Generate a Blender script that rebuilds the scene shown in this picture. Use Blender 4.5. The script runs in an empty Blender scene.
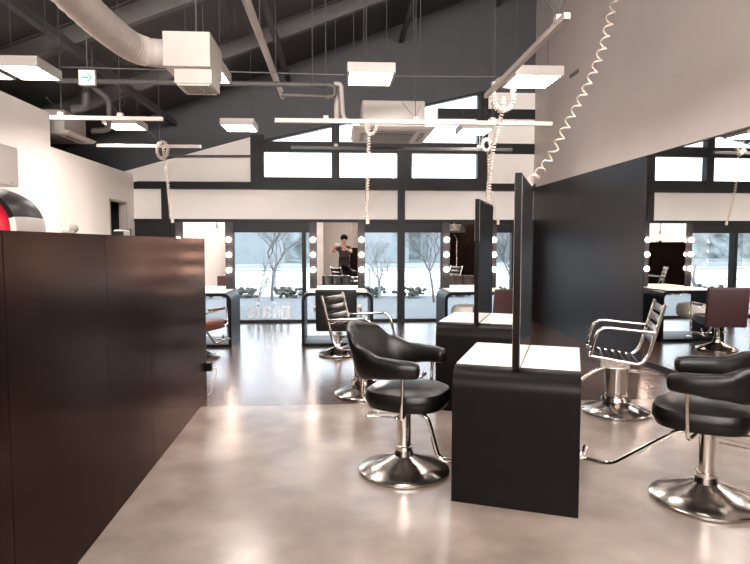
import bpy, bmesh, math, random
from mathutils import Vector, Matrix
random.seed(7)
PI = math.pi
COL = bpy.context.scene.collection
scene = bpy.context.scene

# ------------------------------------------------------------------ camera
CAM = Vector((0, 0, 1.5)); F = 595.0
PSI = math.atan(37/595); TH = math.atan(38/595)
cam_d = bpy.data.cameras.new('camera'); cam = bpy.data.objects.new('camera', cam_d)
COL.objects.link(cam); cam.location = CAM
cam.rotation_euler = (PI/2-TH, 0, -PSI)
cam_d.sensor_fit = 'HORIZONTAL'; cam_d.sensor_width = 36; cam_d.lens = F/750*36
cam_d.clip_start = 0.01; cam_d.clip_end = 500
scene.camera = cam
_f = Vector((math.sin(PSI)*math.cos(TH), math.cos(PSI)*math.cos(TH), -math.sin(TH)))
_r = Vector((math.cos(PSI), -math.sin(PSI), 0)); _u = _r.cross(_f)
def ray(x, y): return _f+_r*((x-375)/F)-_u*((y-282)/F)
def AY(x, y, d):
    """survey helper: photo measurement -> point of the room at depth d"""
    v = ray(x, y); return CAM+v*(d/v.y)
YB = 11.45
def bx(x): return AY(x, 244, YB).x
def bz(y): return AY(338, y, YB).z

# ------------------------------------------------------------------ materials
def new_mat(name):
    m = bpy.data.materials.new(name); m.use_nodes = True
    return m, m.node_tree.nodes, m.node_tree.links
def mat(name, col, rough=.5, metal=0, spec=.5, var=0, scale=6, bump=0, bscale=60, coat=0, emit=None, es=0, tint=None):
    m, n, l = new_mat(name); b = n['Principled BSDF']
    b.inputs['Base Color'].default_value = (*col, 1)
    b.inputs['Roughness'].default_value = rough; b.inputs['Metallic'].default_value = metal
    b.inputs['Specular IOR Level'].default_value = spec
    b.inputs['Coat Weight'].default_value = coat; b.inputs['Coat Roughness'].default_value = .15
    if tint: b.inputs['Specular Tint'].default_value = (*tint, 1)
    tc = n.new('ShaderNodeTexCoord')
    if var:
        t = n.new('ShaderNodeTexNoise'); t.inputs['Scale'].default_value = scale; t.inputs['Detail'].default_value = 5
        l.new(tc.outputs['Object'], t.inputs['Vector'])
        r = n.new('ShaderNodeMapRange'); r.inputs['From Min'].default_value = .3; r.inputs['From Max'].default_value = .7
        r.inputs['To Min'].default_value = 1-var; r.inputs['To Max'].default_value = 1+var
        l.new(t.outputs['Fac'], r.inputs['Value'])
        h = n.new('ShaderNodeHueSaturation'); h.inputs['Color'].default_value = (*col, 1)
        l.new(r.outputs['Result'], h.inputs['Value']); l.new(h.outputs['Color'], b.inputs['Base Color'])
    if bump:
        t = n.new('ShaderNodeTexNoise'); t.inputs['Scale'].default_value = bscale; t.inputs['Detail'].default_value = 3
        l.new(tc.outputs['Object'], t.inputs['Vector'])
        u = n.new('ShaderNodeBump'); u.inputs['Strength'].default_value = bump; u.inputs['Distance'].default_value = .01
        l.new(t.outputs['Fac'], u.inputs['Height']); l.new(u.outputs['Normal'], b.inputs['Normal'])
    if emit:
        b.inputs['Emission Color'].default_value = (*emit, 1); b.inputs['Emission Strength'].default_value = es
    return m

def mat_concrete():
    m, n, l = new_mat('polished_concrete'); b = n['Principled BSDF']
    tc = n.new('ShaderNodeTexCoord')
    def noise(sc, det, ro, dist=0):
        t = n.new('ShaderNodeTexNoise'); t.inputs['Scale'].default_value = sc; t.inputs['Detail'].default_value = det
        t.inputs['Roughness'].default_value = ro; t.inputs['Distortion'].default_value = dist
        l.new(tc.outputs['Object'], t.inputs['Vector']); return t.outputs['Fac']
    def mr(f, a, b_, c, d):
        r = n.new('ShaderNodeMapRange'); r.interpolation_type = 'SMOOTHSTEP'
        for k, v in zip(('From Min', 'From Max', 'To Min', 'To Max'), (a, b_, c, d)): r.inputs[k].default_value = v
        l.new(f, r.inputs['Value']); return r.outputs['Result']
    big = noise(.9, 3, .5); fine = noise(1.8, 7, .6, 0)
    x = n.new('ShaderNodeMix'); x.data_type = 'RGBA'; x.inputs[6].default_value = (.215, .166, .138, 1); x.inputs[7].default_value = (.30, .252, .220, 1)
    l.new(mr(big, .3, .7, 0, 1), x.inputs['Factor'])
    y = n.new('ShaderNodeHueSaturation'); l.new(x.outputs[2], y.inputs['Color']); l.new(mr(fine,     .25, .75, .80, 1.16), y.inputs['Value'])
    l.new(y.outputs['Color'], b.inputs['Base Color'])
    b.inputs['Roughness'].default_value = .24; b.inputs['Specular IOR Level'].default_value = .6
    return m
def mat_planks():
    m, n, l = new_mat('dark_wood_floor'); b = n['Principled BSDF']
    tc = n.new('ShaderNodeTexCoord'); mp = n.new('ShaderNodeMapping'); mp.inputs['Rotation'].default_value = (0, 0, .6)
    l.new(tc.outputs['Object'], mp.inputs['Vector'])
    k = n.new('ShaderNodeTexBrick'); k.inputs['Scale'].default_value = 1
    k.inputs['Brick Width'].default_value = .6; k.inputs['Row Height'].default_value = .09; k.inputs['Mortar Size'].default_value = .003
    k.inputs['Color1'].default_value = (.13, .072, .054, 1); k.inputs['Color2'].default_value = (.065, .038, .03, 1); k.inputs['Mortar'].default_value = (.012, .008, .007, 1)
    l.new(mp.outputs['Vector'], k.inputs['Vector']); l.new(k.outputs['Color'], b.inputs['Base Color'])
    t = n.new('ShaderNodeTexNoise'); t.inputs['Scale'].default_value = 9; l.new(tc.outputs['Object'], t.inputs['Vector'])
    u = n.new('ShaderNodeBump'); u.inputs['Strength'].default_value = .2; u.inputs['Distance'].default_value = .01
    l.new(t.outputs['Fac'], u.inputs['Height']); l.new(u.outputs['Normal'], b.inputs['Normal'])
    b.inputs['Roughness'].default_value = .22; b.inputs['Specular IOR Level'].default_value = .8
    return m
def mat_glass(name='window_glass', tint=(.93, .97, 1)):
    m, n, l = new_mat(name); n.remove(n['Principled BSDF']); o = n['Material Output']
    t = n.new('ShaderNodeBsdfTransparent'); t.inputs['Color'].default_value = (*tint, 1)
    g = n.new('ShaderNodeBsdfGlossy'); g.inputs['Roughness'].default_value = 0
    f = n.new('ShaderNodeFresnel'); f.inputs['IOR'].default_value = 1.5
    x = n.new('ShaderNodeMixShader'); l.new(f.outputs[0], x.inputs[0]); l.new(t.outputs[0], x.inputs[1]); l.new(g.outputs[0], x.inputs[2])
    l.new(x.outputs[0], o.inputs['Surface']); return m

def mat_vinyl():
    m, n, l = new_mat('white_vinyl'); b = n['Principled BSDF']; o = n['Material Output']; b.inputs['Base Color'].default_value = (.9, .9, .9, 1)
    t = n.new('ShaderNodeBsdfTranslucent'); t.inputs['Color'].default_value = (.95, .95, .95, 1)
    x = n.new('ShaderNodeMixShader'); x.inputs[0].default_value = .5; l.new(b.outputs[0], x.inputs[1]); l.new(t.outputs[0], x.inputs[2]); l.new(x.outputs[0], o.inputs['Surface']); return m
def mat_lacquer(name, base, gloss, rough, k):
    m, n, l = new_mat(name); n.remove(n['Principled BSDF']); o = n['Material Output']
    d = n.new('ShaderNodeBsdfDiffuse'); g = n.new('ShaderNodeBsdfGlossy'); g.inputs['Roughness'].default_value = rough; g.inputs['Color'].default_value = (*gloss, 1)
    tc = n.new('ShaderNodeTexCoord'); t = n.new('ShaderNodeTexNoise'); t.inputs['Scale'].default_value = 2.2; t.inputs['Detail'].default_value = 4
    l.new(tc.outputs['Object'], t.inputs['Vector'])
    h = n.new('ShaderNodeMapRange'); h.inputs['To Min'].default_value = .7; h.inputs['To Max'].default_value = 1.3; l.new(t.outputs['Fac'], h.inputs['Value'])
    v = n.new('ShaderNodeHueSaturation'); v.inputs['Color'].default_value = (*base, 1); l.new(h.outputs['Result'], v.inputs['Value']); l.new(v.outputs['Color'], d.inputs['Color'])
    f = n.new('ShaderNodeFresnel'); f.inputs['IOR'].default_value = 1.45
    q = n.new('ShaderNodeMath'); q.operation = 'MULTIPLY'; q.inputs[1].default_value = k; l.new(f.outputs[0], q.inputs[0])
    x = n.new('ShaderNodeMixShader'); l.new(q.outputs[0], x.inputs[0]); l.new(d.outputs[0], x.inputs[1]); l.new(g.outputs[0], x.inputs[2]); l.new(x.outputs[0], o.inputs['Surface']); return m
M = dict(
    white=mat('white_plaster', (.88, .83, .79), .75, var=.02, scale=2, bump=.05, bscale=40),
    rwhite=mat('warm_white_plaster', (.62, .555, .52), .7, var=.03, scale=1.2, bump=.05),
    beige=mat('beige_plaster', (.50, .44, .40), .8, var=.03),
    dark=mat('charcoal_paint', (.014, .013, .015), .45, spec=.2, var=.08, scale=3),
    roof=mat('dark_roof_sheet', (.048, .046, .048), .7, var=.22, scale=1.2),
    gable=mat('dark_gable_board', (.05, .05, .056), .6, var=.1, scale=1.5),
    beam=mat('grey_steel_paint', (.085, .078, .074), .55, var=.12, scale=4),
    panel=mat_lacquer('dark_brown_laminate', (.0065, .0034, .0026), (1, .70, .61), .20, .34),
    wpanel=mat('black_wall_laminate', (.015, .012, .013), .42, var=.12, scale=2, spec=.18),
    black=mat('black_laminate', (.0045, .0035, .003), .4, var=.2, scale=8, spec=.1),
    top=mat('white_tabletop', (.86, .83, .79), .28, var=.02, scale=8),
    leather=mat('black_leather', (.0035, .003, .0026), .3, spec=.3, var=.15, scale=12, bump=.15, bscale=220),
    brown=mat('tan_brown_leather', (.10, .028, .018), .42, var=.15, scale=12, bump=.15, bscale=200),
    wine=mat('wine_red_leather', (.035, .008, .008), .42, var=.15, scale=12, bump=.15, bscale=200),
    chrome=mat('chrome', (.78, .74, .70), .12, 1, var=.04, scale=9),
    steel=mat('brushed_steel', (.44, .40, .37), .2, 1, var=.06, scale=20),
    mirror=mat('mirror_silver', (.90, .90, .89), .0, 1),
    offwhite=mat('off_white_metal', (.44, .39, .355), .5, var=.03),
    acwhite=mat('appliance_plastic', (.40, .36, .33), .45, var=.02),
    grey=mat('grey_plastic', (.18, .17, .16), .5, var=.05),
    vent=mat('shadow_grey_slats', (.12, .11, .10), .6, var=.05),  # plain dark grey for the duct grille and air conditioner intakes
    lamp=mat('lamp_diffuser', (1, 1, 1), .5, emit=(1, .90, .83), es=20),
    bulb=mat('frosted_bulb', (1, .95, .9), .3, emit=(1, .74, .60), es=22),
    sign=mat('exit_sign_face', (.6, .62, .57), .4, emit=(.92, .93, .86), es=.25),
    green=mat('exit_green', (.03, .35, .2), .4, emit=(.05, .5, .3), es=.15),
    cord=mat('cream_cord_rubber', (.46, .39, .34), .45, var=.04),
    red=mat('red_plastic', (.45, .012, .03), .3, var=.05),
    glass=mat_glass(), concrete=mat_concrete(), wood=mat_planks(),
    letters=mat_vinyl(),
    skin=mat('skin', (.48, .27, .20), .5, var=.05), hair=mat('black_hair', (.006, .005, .004), .85, spec=.08),
    shirt=mat('dark_maroon_cotton', (.035, .014, .018), .85, var=.2, scale=20), print_=mat('red_print', (.28, .03, .035), .8, var=.1),
    trousers=mat('black_cotton', (.012, .012, .014), .85, var=.1), phone=mat('white_phone', (.8, .78, .74), .3, var=.01),
    paving=mat('pale_paving', (.14, .155, .165), .8, var=.06, scale=.8), field=mat('bleached_ground', (.80, .81, .80), .9, var=.04, scale=.1),
    bank=mat('far_bank_scrub', (.15, .18, .185), .9, var=.75, scale=.9), bark=mat('grey_bark', (.17, .16, .16), .9, var=.3, scale=6),
    twig=mat('pale_twig', (.30, .30, .29), .9, var=.2, scale=6),
    bush=mat('grey_green_shrub', (.085, .10, .085), .9, var=.4, scale=8), house=mat('pale_house_wall', (.30, .33, .34), .8, var=.05),
    hroof=mat('slate_roof', (.12, .14, .16), .8, var=.1), rail=mat('grey_rail', (.28, .30, .32), .5, var=.05),
    beigefab=mat('greige_vinyl', (.55, .49, .44), .5, var=.05), tan=mat('tan_wood', (.3, .17, .11), .5, var=.2, scale=10))

# ------------------------------------------------------------------ mesh builder
class MB:
    def __init__(s): s.v = []; s.f = []
    def add(s, vs, fs):
        o = len(s.v); s.v += [tuple(v) for v in vs]; s.f += [tuple(i+o for i in f) for f in fs]; return s
    def box(s, x0, x1, y0, y1, z0, z1, m=None):
        vs = [Vector((x, y, z)) for x in (x0, x1) for y in (y0, y1) for z in (z0, z1)]
        if m: vs = [m @ v for v in vs]
        return s.add(vs, [(0, 1, 3, 2), (4, 6, 7, 5), (0, 4, 5, 1), (2, 3, 7, 6), (0, 2, 6, 4), (1, 5, 7, 3)])
    def bm(s, b, m=None):
        b.verts.ensure_lookup_table(); b.verts.index_update()
        s.add([(m @ v.co if m else v.co.copy()) for v in b.verts], [[v.index for v in f.verts] for f in b.faces]); b.free(); return s
    def rbox(s, c, size, r=.02, seg=3, m=None):
        b = bmesh.new(); bmesh.ops.create_cube(b, size=1)
        for v in b.verts: v.co = Vector((v.co.x*size[0], v.co.y*size[1], v.co.z*size[2]))
        r = min(r, min(size)*.49)
        bmesh.ops.bevel(b, geom=b.edges[:]+b.verts[:], offset=r, segments=seg, profile=.5, affect='EDGES')
        T = Matrix.Translation(c)
        return s.bm(b, (m @ T) if m else T)
    def ball(s, c, r, sc=(1, 1, 1), u=16, v=10, m=None):
        b = bmesh.new(); bmesh.ops.create_uvsphere(b, u_segments=u, v_segments=v, radius=r)
        T = Matrix.Translation(c) @ Matrix.Diagonal((*sc, 1)); return s.bm(b, (m @ T) if m else T)
    def tube(s, path, r, n=8, closed=False, cap=True):
        P = [Vector(p) for p in path]; k = len(P); rs = r if isinstance(r, (list, tuple)) else [r]*k
        T = []
        for i in range(k):
            if closed: t = P[(i+1) % k]-P[i-1]
            else: t = P[min(i+1, k-1)]-P[max(i-1, 0)]
            T.append(t.normalized() if t.length > 1e-9 else Vector((0, 0, 1)))
        a = Vector((0, 0, 1)) if abs(T[0].z) < .9 else Vector((1, 0, 0))
        N = (a-T[0]*a.dot(T[0])).normalized(); vs = []
        for i in range(k):
            N = N-T[i]*N.dot(T[i])
            N = N.normalized() if N.length > 1e-6 else T[i].orthogonal().normalized()
            B = T[i].cross(N)
            for j in range(n):
                q = 2*PI*j/n; vs.append(P[i]+(N*math.cos(q)+B*math.sin(q))*rs[i])
        fs = []
        for i in range(k if closed else k-1):
            for j in range(n):
                a0 = i*n+j; a1 = i*n+(j+1) % n; b0 = ((i+1) % k)*n+j; b1 = ((i+1) % k)*n+(j+1) % n
                fs.append((a0, a1, b1, b0))
        if cap and not closed: fs += [tuple(range(n))[::-1], tuple((k-1)*n+j for j in range(n))]
        return s.add(vs, fs)
    def lathe(s, prof, c=(0, 0, 0), n=32):
        c = Vector(c); vs = []; fs = []; k = len(prof)
        for r, z in prof:
            for j in range(n):
                q = 2*PI*j/n; vs.append(c+Vector((max(r, 1e-4)*math.cos(q), max(r, 1e-4)*math.sin(q), z)))
        for i in range(k-1):
            for j in range(n): fs.append((i*n+j, i*n+(j+1) % n, (i+1)*n+(j+1) % n, (i+1)*n+j))
        fs += [tuple(range(n))[::-1], tuple((k-1)*n+j for j in range(n))]
        return s.add(vs, fs)
    def prism(s, poly, y0, y1, m=None):     # poly in (x,z), extruded along y
        k = len(poly); vs = [Vector((x, y0, z)) for x, z in poly]+[Vector((x, y1, z)) for x, z in poly]
        if m: vs = [m @ v for v in vs]
        return s.add(vs, [tuple(range(k)), tuple(range(2*k-1, k-1, -1))]+[(i, i+k, (i+1) % k+k, (i+1) % k) for i in range(k)])
    def loop(s, outer, inner, y0, y1, m=None):   # ring between two equal-length outlines
        k = len(outer); vs = []
        for y in (y0, y1):
            for pl in (outer, inner): vs += [Vector((x, y, z)) for x, z in pl]
        if m: vs = [m @ v for v in vs]
        fs = []
        for i in range(k):
            j = (i+1) % k
            fs += [(i, j, j+k, i+k), (i+2*k, i+3*k, j+3*k, j+2*k), (i, i+2*k, j+2*k, j), (i+k, j+k, j+3*k, i+3*k)]
        return s.add(vs, fs)
    def build(s, name, m, parent=None, smooth=True, bevel=0):
        me = bpy.data.meshes.new(name); me.from_pydata(s.v, [], s.f); me.validate()
        b = bmesh.new(); b.from_mesh(me); bmesh.ops.recalc_face_normals(b, faces=b.faces[:]); b.to_mesh(me); b.free()
        if smooth:
            me.polygons.foreach_set('use_smooth', [True]*len(me.polygons)); me.set_sharp_from_angle(angle=math.radians(38))
        me.materials.append(M[m] if isinstance(m, str) else m)
        o = bpy.data.objects.new(name, me); COL.objects.link(o); o.parent = parent
        if bevel:
            d = o.modifiers.new('bevel', 'BEVEL'); d.width = bevel; d.segments = 2; d.limit_method = 'ANGLE'
        return o
def tag(o, label, cat, group=None, kind=None):
    o['label'] = label; o['category'] = cat
    if group: o['group'] = group
    if kind: o['kind'] = kind
    return o
def thing(name, label, cat, loc=(0, 0, 0), rz=0, group=None):
    o = bpy.data.objects.new(name, None); COL.objects.link(o); o.location = loc; o.rotation_euler = (0, 0, rz)
    o.empty_display_size = .1
    return tag(o, label, cat, group)
def struct(o): o['kind'] = 'structure'; return o
def dup(root, loc, rz, label, group=None):
    def cp(o, par):
        c = o.copy(); COL.objects.link(c); c.parent = par
        for ch in list(o.children): cp(ch, c)
        return c
    r = cp(root, None); r.location = loc; r.rotation_euler = (0, 0, rz); r['label'] = label
    if group: r['group'] = group
    return r
def smooth_path(pts, n=6):
    P = [Vector(p) for p in pts]; out = []
    for i in range(len(P)-1):
        p0 = P[max(i-1, 0)]; p1 = P[i]; p2 = P[i+1]; p3 = P[min(i+2, len(P)-1)]
        for k in range(n):
            t = k/n
            out.append(.5*((2*p1)+(p2-p0)*t+(2*p0-5*p1+4*p2-p3)*t*t+(3*p1-p0-3*p2+p3)*t**3))
    out.append(P[-1]); return out
def fillet(pts, r, n=5):
    """polyline with rounded corners"""
    P = [Vector(p) for p in pts]; out = [P[0]]
    for i in range(1, len(P)-1):
        a = (P[i-1]-P[i]); b = (P[i+1]-P[i]); d = min(r, a.length*.49, b.length*.49)
        A = P[i]+a.normalized()*d; B = P[i]+b.normalized()*d
        for k in range(n+1):
            t = k/n; out.append((1-t)**2*A+2*t*(1-t)*P[i]+t*t*B)
    out.append(P[-1]); return out
def rrect(x0, x1, z0, z1, r, n=6):
    o = []
    for cx, cz, a in ((x1-r, z1-r, 0), (x0+r, z1-r, PI/2), (x0+r, z0+r, PI), (x1-r, z0+r, 1.5*PI)):
        for k in range(n+1):
            q = a+PI/2*k/n; o.append((cx+r*math.cos(q), cz+r*math.sin(q)))
    return o

# ------------------------------------------------------------------ room
XL, XR, YN = -3.8, 3.8, -4.0
def RZ(x): return 3.75+.38*(x+3.76)
struct(MB().box(-8, XR+.1, YN, 5.5, -.12, 0).build('floor', 'concrete', smooth=False))
struct(MB().box(-8, XR+.1, 5.5, YB+.15, -.12, 0).build('floor', 'wood', smooth=False))
# roof: slope with folded sheet ribs running up the slope
m = MB(); xs = [-8, XR+.1]
m.add([(-8, YN, RZ(-8)), (XR+.1, YN, RZ(XR+.1)), (XR+.1, YB+.15, RZ(XR+.1)), (-8, YB+.15, RZ(-8)),
       (-8, YN, RZ(-8)+.1), (XR+.1, YN, RZ(XR+.1)+.1), (XR+.1, YB+.15, RZ(XR+.1)+.1), (-8, YB+.15, RZ(-8)+.1)],
      [(0, 1, 2, 3), (7, 6, 5, 4), (0, 4, 5, 1), (1, 5, 6, 2), (2, 6, 7, 3), (3, 7, 4, 0)])
struct(m.build('ceiling', 'roof', smooth=False))
# rafters (up the slope) and purlins (along the depth)
ti = [0]
def trim(mb, mm): ti[0] += 1; return struct(mb.build('trim_%d' % ti[0], mm, smooth=False))
for y in (1.0, 3.2, 5.2, 7.2, 9.3):
    a, b = Vector((-7.9, y, RZ(-7.9)-.13)), Vector((XR-.02, y, RZ(XR-.02)-.13))
    d = (b-a); L = d.length; R = Matrix.Translation(a) @ Matrix.Rotation(-math.atan2(d.z, d.x), 4, 'Y')
    mb = MB(); mb.box(0, L, -.05, .05, -.12, -.105, R).box(0, L, -.05, .05, .105, .12, R).box(0, L, -.006, .006, -.105, .105, R)
    trim(mb, 'beam')
for x in (-5.4, -3.0, -.9, 1.2, 3.0):
    mb = MB(); z = RZ(x)-.36
    mb.box(x-.04, x+.04, YN+.02, YB-.1, z, z+.09); trim(mb, 'roof')
# walls
struct(MB().box(XL-.12, XL, YN, 8.24, 0, 3.23).build('wall_left', 'white', smooth=False))
dy0, dy1, dz = 10.23, 11.03, 2.26
w = MB().box(XL-.12, XL, 8.24, dy0, 0, 2.79).box(XL-.12, XL, dy1, YB, 0, 2.79).box(XL-.12, XL, dy0, dy1, dz, 2.79)
struct(w.build('wall_left', 'white', smooth=False))
struct(MB().box(-8.1, -8, YN, YB, 0, 2.2).build('wall_far_left', 'gable', smooth=False))
struct(MB().box(-5.1, -5.0, 8.6, YB, 0, 2.5).build('wall_corridor', 'beige', smooth=False))
dj = MB().box(XL-.12, XL+.01, dy0, dy0+.03, 0, dz).box(XL-.12, XL+.01, dy1-.03, dy1, 0, dz).box(XL-.12, XL+.01, dy0, dy1, dz-.03, dz)
dob = struct(dj.build('door_1', 'offwhite', smooth=False))
MB().box(XL-.5, XL-.12, dy0+.33, dy0+.37, .01, dz-.03).build('door_leaf', 'beige', dob, smooth=False)
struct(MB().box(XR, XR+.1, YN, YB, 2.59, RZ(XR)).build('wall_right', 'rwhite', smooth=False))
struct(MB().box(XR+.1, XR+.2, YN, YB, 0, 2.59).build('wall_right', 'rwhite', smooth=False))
tag(MB().box(XR+.01, XR+.1, YN, 3.13, .06, 2.58).build('wall_panel', 'panel', smooth=False), 'dark panel on the right wall nearest the camera, showing only in mirrors', 'wall panel')
struct(MB().prism([(-8, 0), (XR+.1, 0), (XR+.1, RZ(XR+.1)), (-8, RZ(-8))], YN-.1, YN).build('wall_near', 'beige', smooth=False))
YM = 7.2
bp = MB().box(XR, XR+.1, YM, YB, 0, 2.59)
tag(bp.build('wall_panel', 'wpanel', smooth=False), 'large matte black panel covering the lower right wall beyond the mirror', 'wall panel')
# side mirrors: three tall sheets, at a slight angle to the wall
phi = math.radians(-1.4)
def side_mirror(ya, yb, lab):
    L = yb-ya
    x_b = XR+.008+math.tan(phi)*(yb-YM)
    t = thing('wall_mirror', lab, 'mirror', (x_b, yb, 0), -phi, 'mirror sheets on the right wall')
    MB().box(-.0, .012, -L+.012, -.004, .06, 2.575).build('mirror_glass', 'mirror', t, smooth=False)
    MB().box(-.004, .03, -L, -L+.012, .06, 2.58).box(.012, .03, -L, 0, .0, 2.585).build('mirror_frame', 'dark', t, smooth=False)
side_mirror(5.22, YM, 'tall side wall mirror next to the black wall panel')
side_mirror(3.14, 5.22, 'tall side wall mirror at the right edge, nearer than the seam')
struct(MB().box(XR+.0, XR+.1, YN, YM-.001, 0, .055).build('baseboard_right', 'dark', smooth=False))

# back wall ---------------------------------------------------------
def brect(x0, x1, y0, y1, ya=0, yb=.12, mb=None):
    mb = mb or MB(); mb.box(bx(x0), bx(x1), YB+ya, YB+yb, bz(y1), bz(y0)); return mb
XE = 535
wb = MB(); brect(124, XE, 190, 222, mb=wb)
wb.prism([(bx(124), bz(183)), (bx(252), bz(183)), (bx(252), bz(138)), (bx(124), bz(173.5))], YB, YB+.12)
brect(478, XE, 90, 183, mb=wb)
struct(wb.build('wall_back', 'white', smooth=False))
gb = MB().prism([(-8, 0), (bx(124), 0), (bx(124), bz(173.5)), (bx(252), bz(138)), (bx(264), bz(141)), (bx(478), bz(90)), (XR+.1, bz(90)), (XR+.1, RZ(XR+.1)), (-8, RZ(-8))], YB+.001, YB+.12)
struct(gb.build('wall_gable', 'gable', smooth=False))
fr = MB()
brect(140, XE, 183, 190, -.10, .1, fr); brect(252, XE, 142, 152.5, -.03, .1, fr); brect(437, XE, 107, 117, -.03, .1, fr)
brect(397.5, 404.5, 181, 322, -.075, .1, fr); brect(136, XE, 222, 232.5, -.03, .1, fr); brect(136, XE, 219.5, 222, -.08, .1, fr); brect(252, 478, 177.5, 183, -.02, .1, fr)
for x0, x1, y0, y1 in ((252, 265, 136, 183), (332, 340, 122, 183), (397, 411.5, 108, 183), (476, 486, 90, 183), (163, 171, 190, 322),
                       (226, 234, 232, 322), (302, 306, 232, 322), (441, 446, 232, 322), (511, 535, 222, 322)):
    brect(x0, x1, y0, y1, -.06, .1, fr)
brect(124, 180, 232, 322, 0, .1, fr); brect(124, 140, 222, 232, 0, .1, fr); brect(124, 140, 183, 190, 0, .1, fr)
sl = lambda x: 141-(x-264)*51/214
fr.prism([(bx(264), bz(sl(264))), (bx(478), bz(sl(478))), (bx(478), bz(sl(478)+2)), (bx(264), bz(sl(264)+2))], YB-.03, YB+.1)
fr.box(XL, XR+.1, YB-.03, YB+.1, 0, .05)
struct(fr.build('trim_windows', 'dark', smooth=False))
wi = [0]
def pane(poly):
    wi[0] += 1; mb = MB(); mb.prism(poly, YB+.05, YB+.056); struct(mb.build('window_%d' % wi[0], 'glass', smooth=False))
for x0, x1 in ((264, 333), (339, 398), (411, 477)): pane([(bx(x0), bz(178)), (bx(x1), bz(178)), (bx(x1), bz(152)), (bx(x0), bz(152))])
for x0, x1 in ((268, 333), (339, 398), (411, 477)): pane([(bx(x0), bz(142.5)), (bx(x1), bz(142.5)), (bx(x1), bz(sl(x1))), (bx(x0), bz(sl(x0)))])
for x0, x1 in ((180, 227), (233, 303), (305.5, 398), (404, 442), (445, 512)):
    pane([(bx(x0), .04), (bx(x1), .04), (bx(x1), bz(232)), (bx(x0), bz(232))])
# lettering on the first glass panel, read from outside
fc = bpy.data.curves.new('lettering', 'FONT'); fc.body = 'mais'; fc.size = .47; fc.extrude = .002; fc.offset = .008; fc.space_character = 1.02
fo = bpy.data.objects.new('t', fc); COL.objects.link(fo)
dg = bpy.context.evaluated_depsgraph_get(); me = bpy.data.meshes.new_from_object(fo.evaluated_get(dg)); bpy.data.objects.remove(fo)
me.materials.clear(); me.materials.append(M['letters'])
lo = bpy.data.objects.new('window_lettering', me); COL.objects.link(lo)
xr = max(v.co.x for v in me.vertices)
lo.rotation_euler = (PI/2, 0, PI); lo.location = (bx(290), YB+.044, .085)
tag(lo, 'white letters stuck low on the window glass left of the middle station, reading backwards', 'lettering')
# thin pipe across the white gable end
p = AY(165, 156, YB-.1); q = AY(252, 156, YB-.1)
tag(MB().tube([p, q], .02).build('wall_pipe', 'beam'), 'thin dark pipe running along the white end wall left of the high windows', 'pipe')

# ------------------------------------------------------------------ styling desks in the room
WD = Vector((math.cos(math.radians(22)), -math.sin(math.radians(22)), 0)); ANG = math.radians(-22)
def island(loc, label):
    t = thing('styling_desk', label, 'desk', loc, ANG, 'double-sided styling desks')
    W, D, Hh, th = .705, 1.02, .79, .045
    Rm = Matrix(((0, 1, 0, 0), (1, 0, 0, 0), (0, 0, 1, 0), (0, 0, 0, 1)))    # profile x -> depth
    o = rrect(0, D, 0, Hh, .12, 8); i = rrect(th, D-th, th, Hh-th, .085, 8)
    o = [(x, z) if k < 18 else ((0, 0) if k < 27 else (D, 0)) for k, (x, z) in enumerate(o)]; i = [(x, z) if k < 18 else ((th, th) if k < 27 else (D-th, th)) for k, (x, z) in enumerate(i)]
    mb = MB().loop(o, i, 0, W, Rm); mb.build('frame', 'black', t, bevel=.003)
    for s, x0, x1 in ((0, .0, W/2-.02), (1, W/2+.02, W)):
        MB().box(x0+.004, x1-.004, .125, D-.115, Hh, Hh+.004).build('tabletop', 'top', t, smooth=False)
    MB().box(W/2-.014, W/2+.014, th, D-th, th, Hh-th).build('divider', 'black', t, smooth=False)
    pb = MB(); x0, x1 = W/2-.018, W/2+.018
    pb.box(x0, x1, .05, D-.03, Hh-.0, 1.895)
    pf = pb.build('mirror_panel', 'black', t, smooth=False, bevel=.002)
    MB().box(x1, x1+.004, .065, D-.045, Hh+.012, 1.88).build('mirror_glass', 'mirror', pf, smooth=False)
    MB().box(x0-.004, x0, .065, D-.045, Hh+.012, 1.88).build('mirror_glass', 'mirror', pf, smooth=False)
    return t
island((.654, 3.357, 0), 'nearest black styling desk with white top and tall divider mirror, in the foreground')
island((.875, 5.27, 0), 'second black styling desk with tall divider mirror, behind the foreground desk')

# ------------------------------------------------------------------ stations at the windows
def station_desk(x, label):
    t = thing('dressing_table', label, 'table', (x, 8.68, 0), 0, 'window dressing tables')
    W = .525
    o = rrect(-W, W, 0, .79, .12, 8); i = rrect(-W+.045, W-.045, .045, .745, .08, 8)
    o = [(x_, z) if k < 18 else ((-W, 0) if k < 27 else (W, 0)) for k, (x_, z) in enumerate(o)]; i = [(x_, z) if k < 18 else ((-W+.045, .045) if k < 27 else (W-.045, .045)) for k, (x_, z) in enumerate(i)]
    MB().loop(o, i, 0, .78).build('frame', 'black', t, bevel=.003)
    MB().box(-W+.09, W-.09, .02, .77, .79, .797).build('tabletop', 'top', t, smooth=False)
def lit_mirror(x, label):
    t = thing('lighted_mirror', label, 'mirror', (x, 9.40, .797), 0, 'light-bulb mirrors at the windows')
    W = .435; Hh = 1.045
    MB().box(-W, -W+.115, 0, .03, 0, Hh).box(W-.115, W, 0, .03, 0, Hh).box(-W+.115, W-.115, .01, .03, 0, Hh).build('backboard', 'dark', t, smooth=False)
    MB().box(-W+.115, W-.115, .002, .01, .005, Hh-.005).build('mirror_glass', 'mirror', t, smooth=False)
    for s in (-1, 1):
        for z in (.30, .535, .77):
            sk = MB().lathe([(.02, 0), (.02, .018), (.012, .02)], n=12); 
            k = sk.build('lamp_socket', 'offwhite', t); k.location = (s*(W-.055), 0, z); k.rotation_euler = (PI/2, 0, 0)
            MB().ball((0, 0, .055), .040).build('light_bulb', 'bulb', k)
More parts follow.
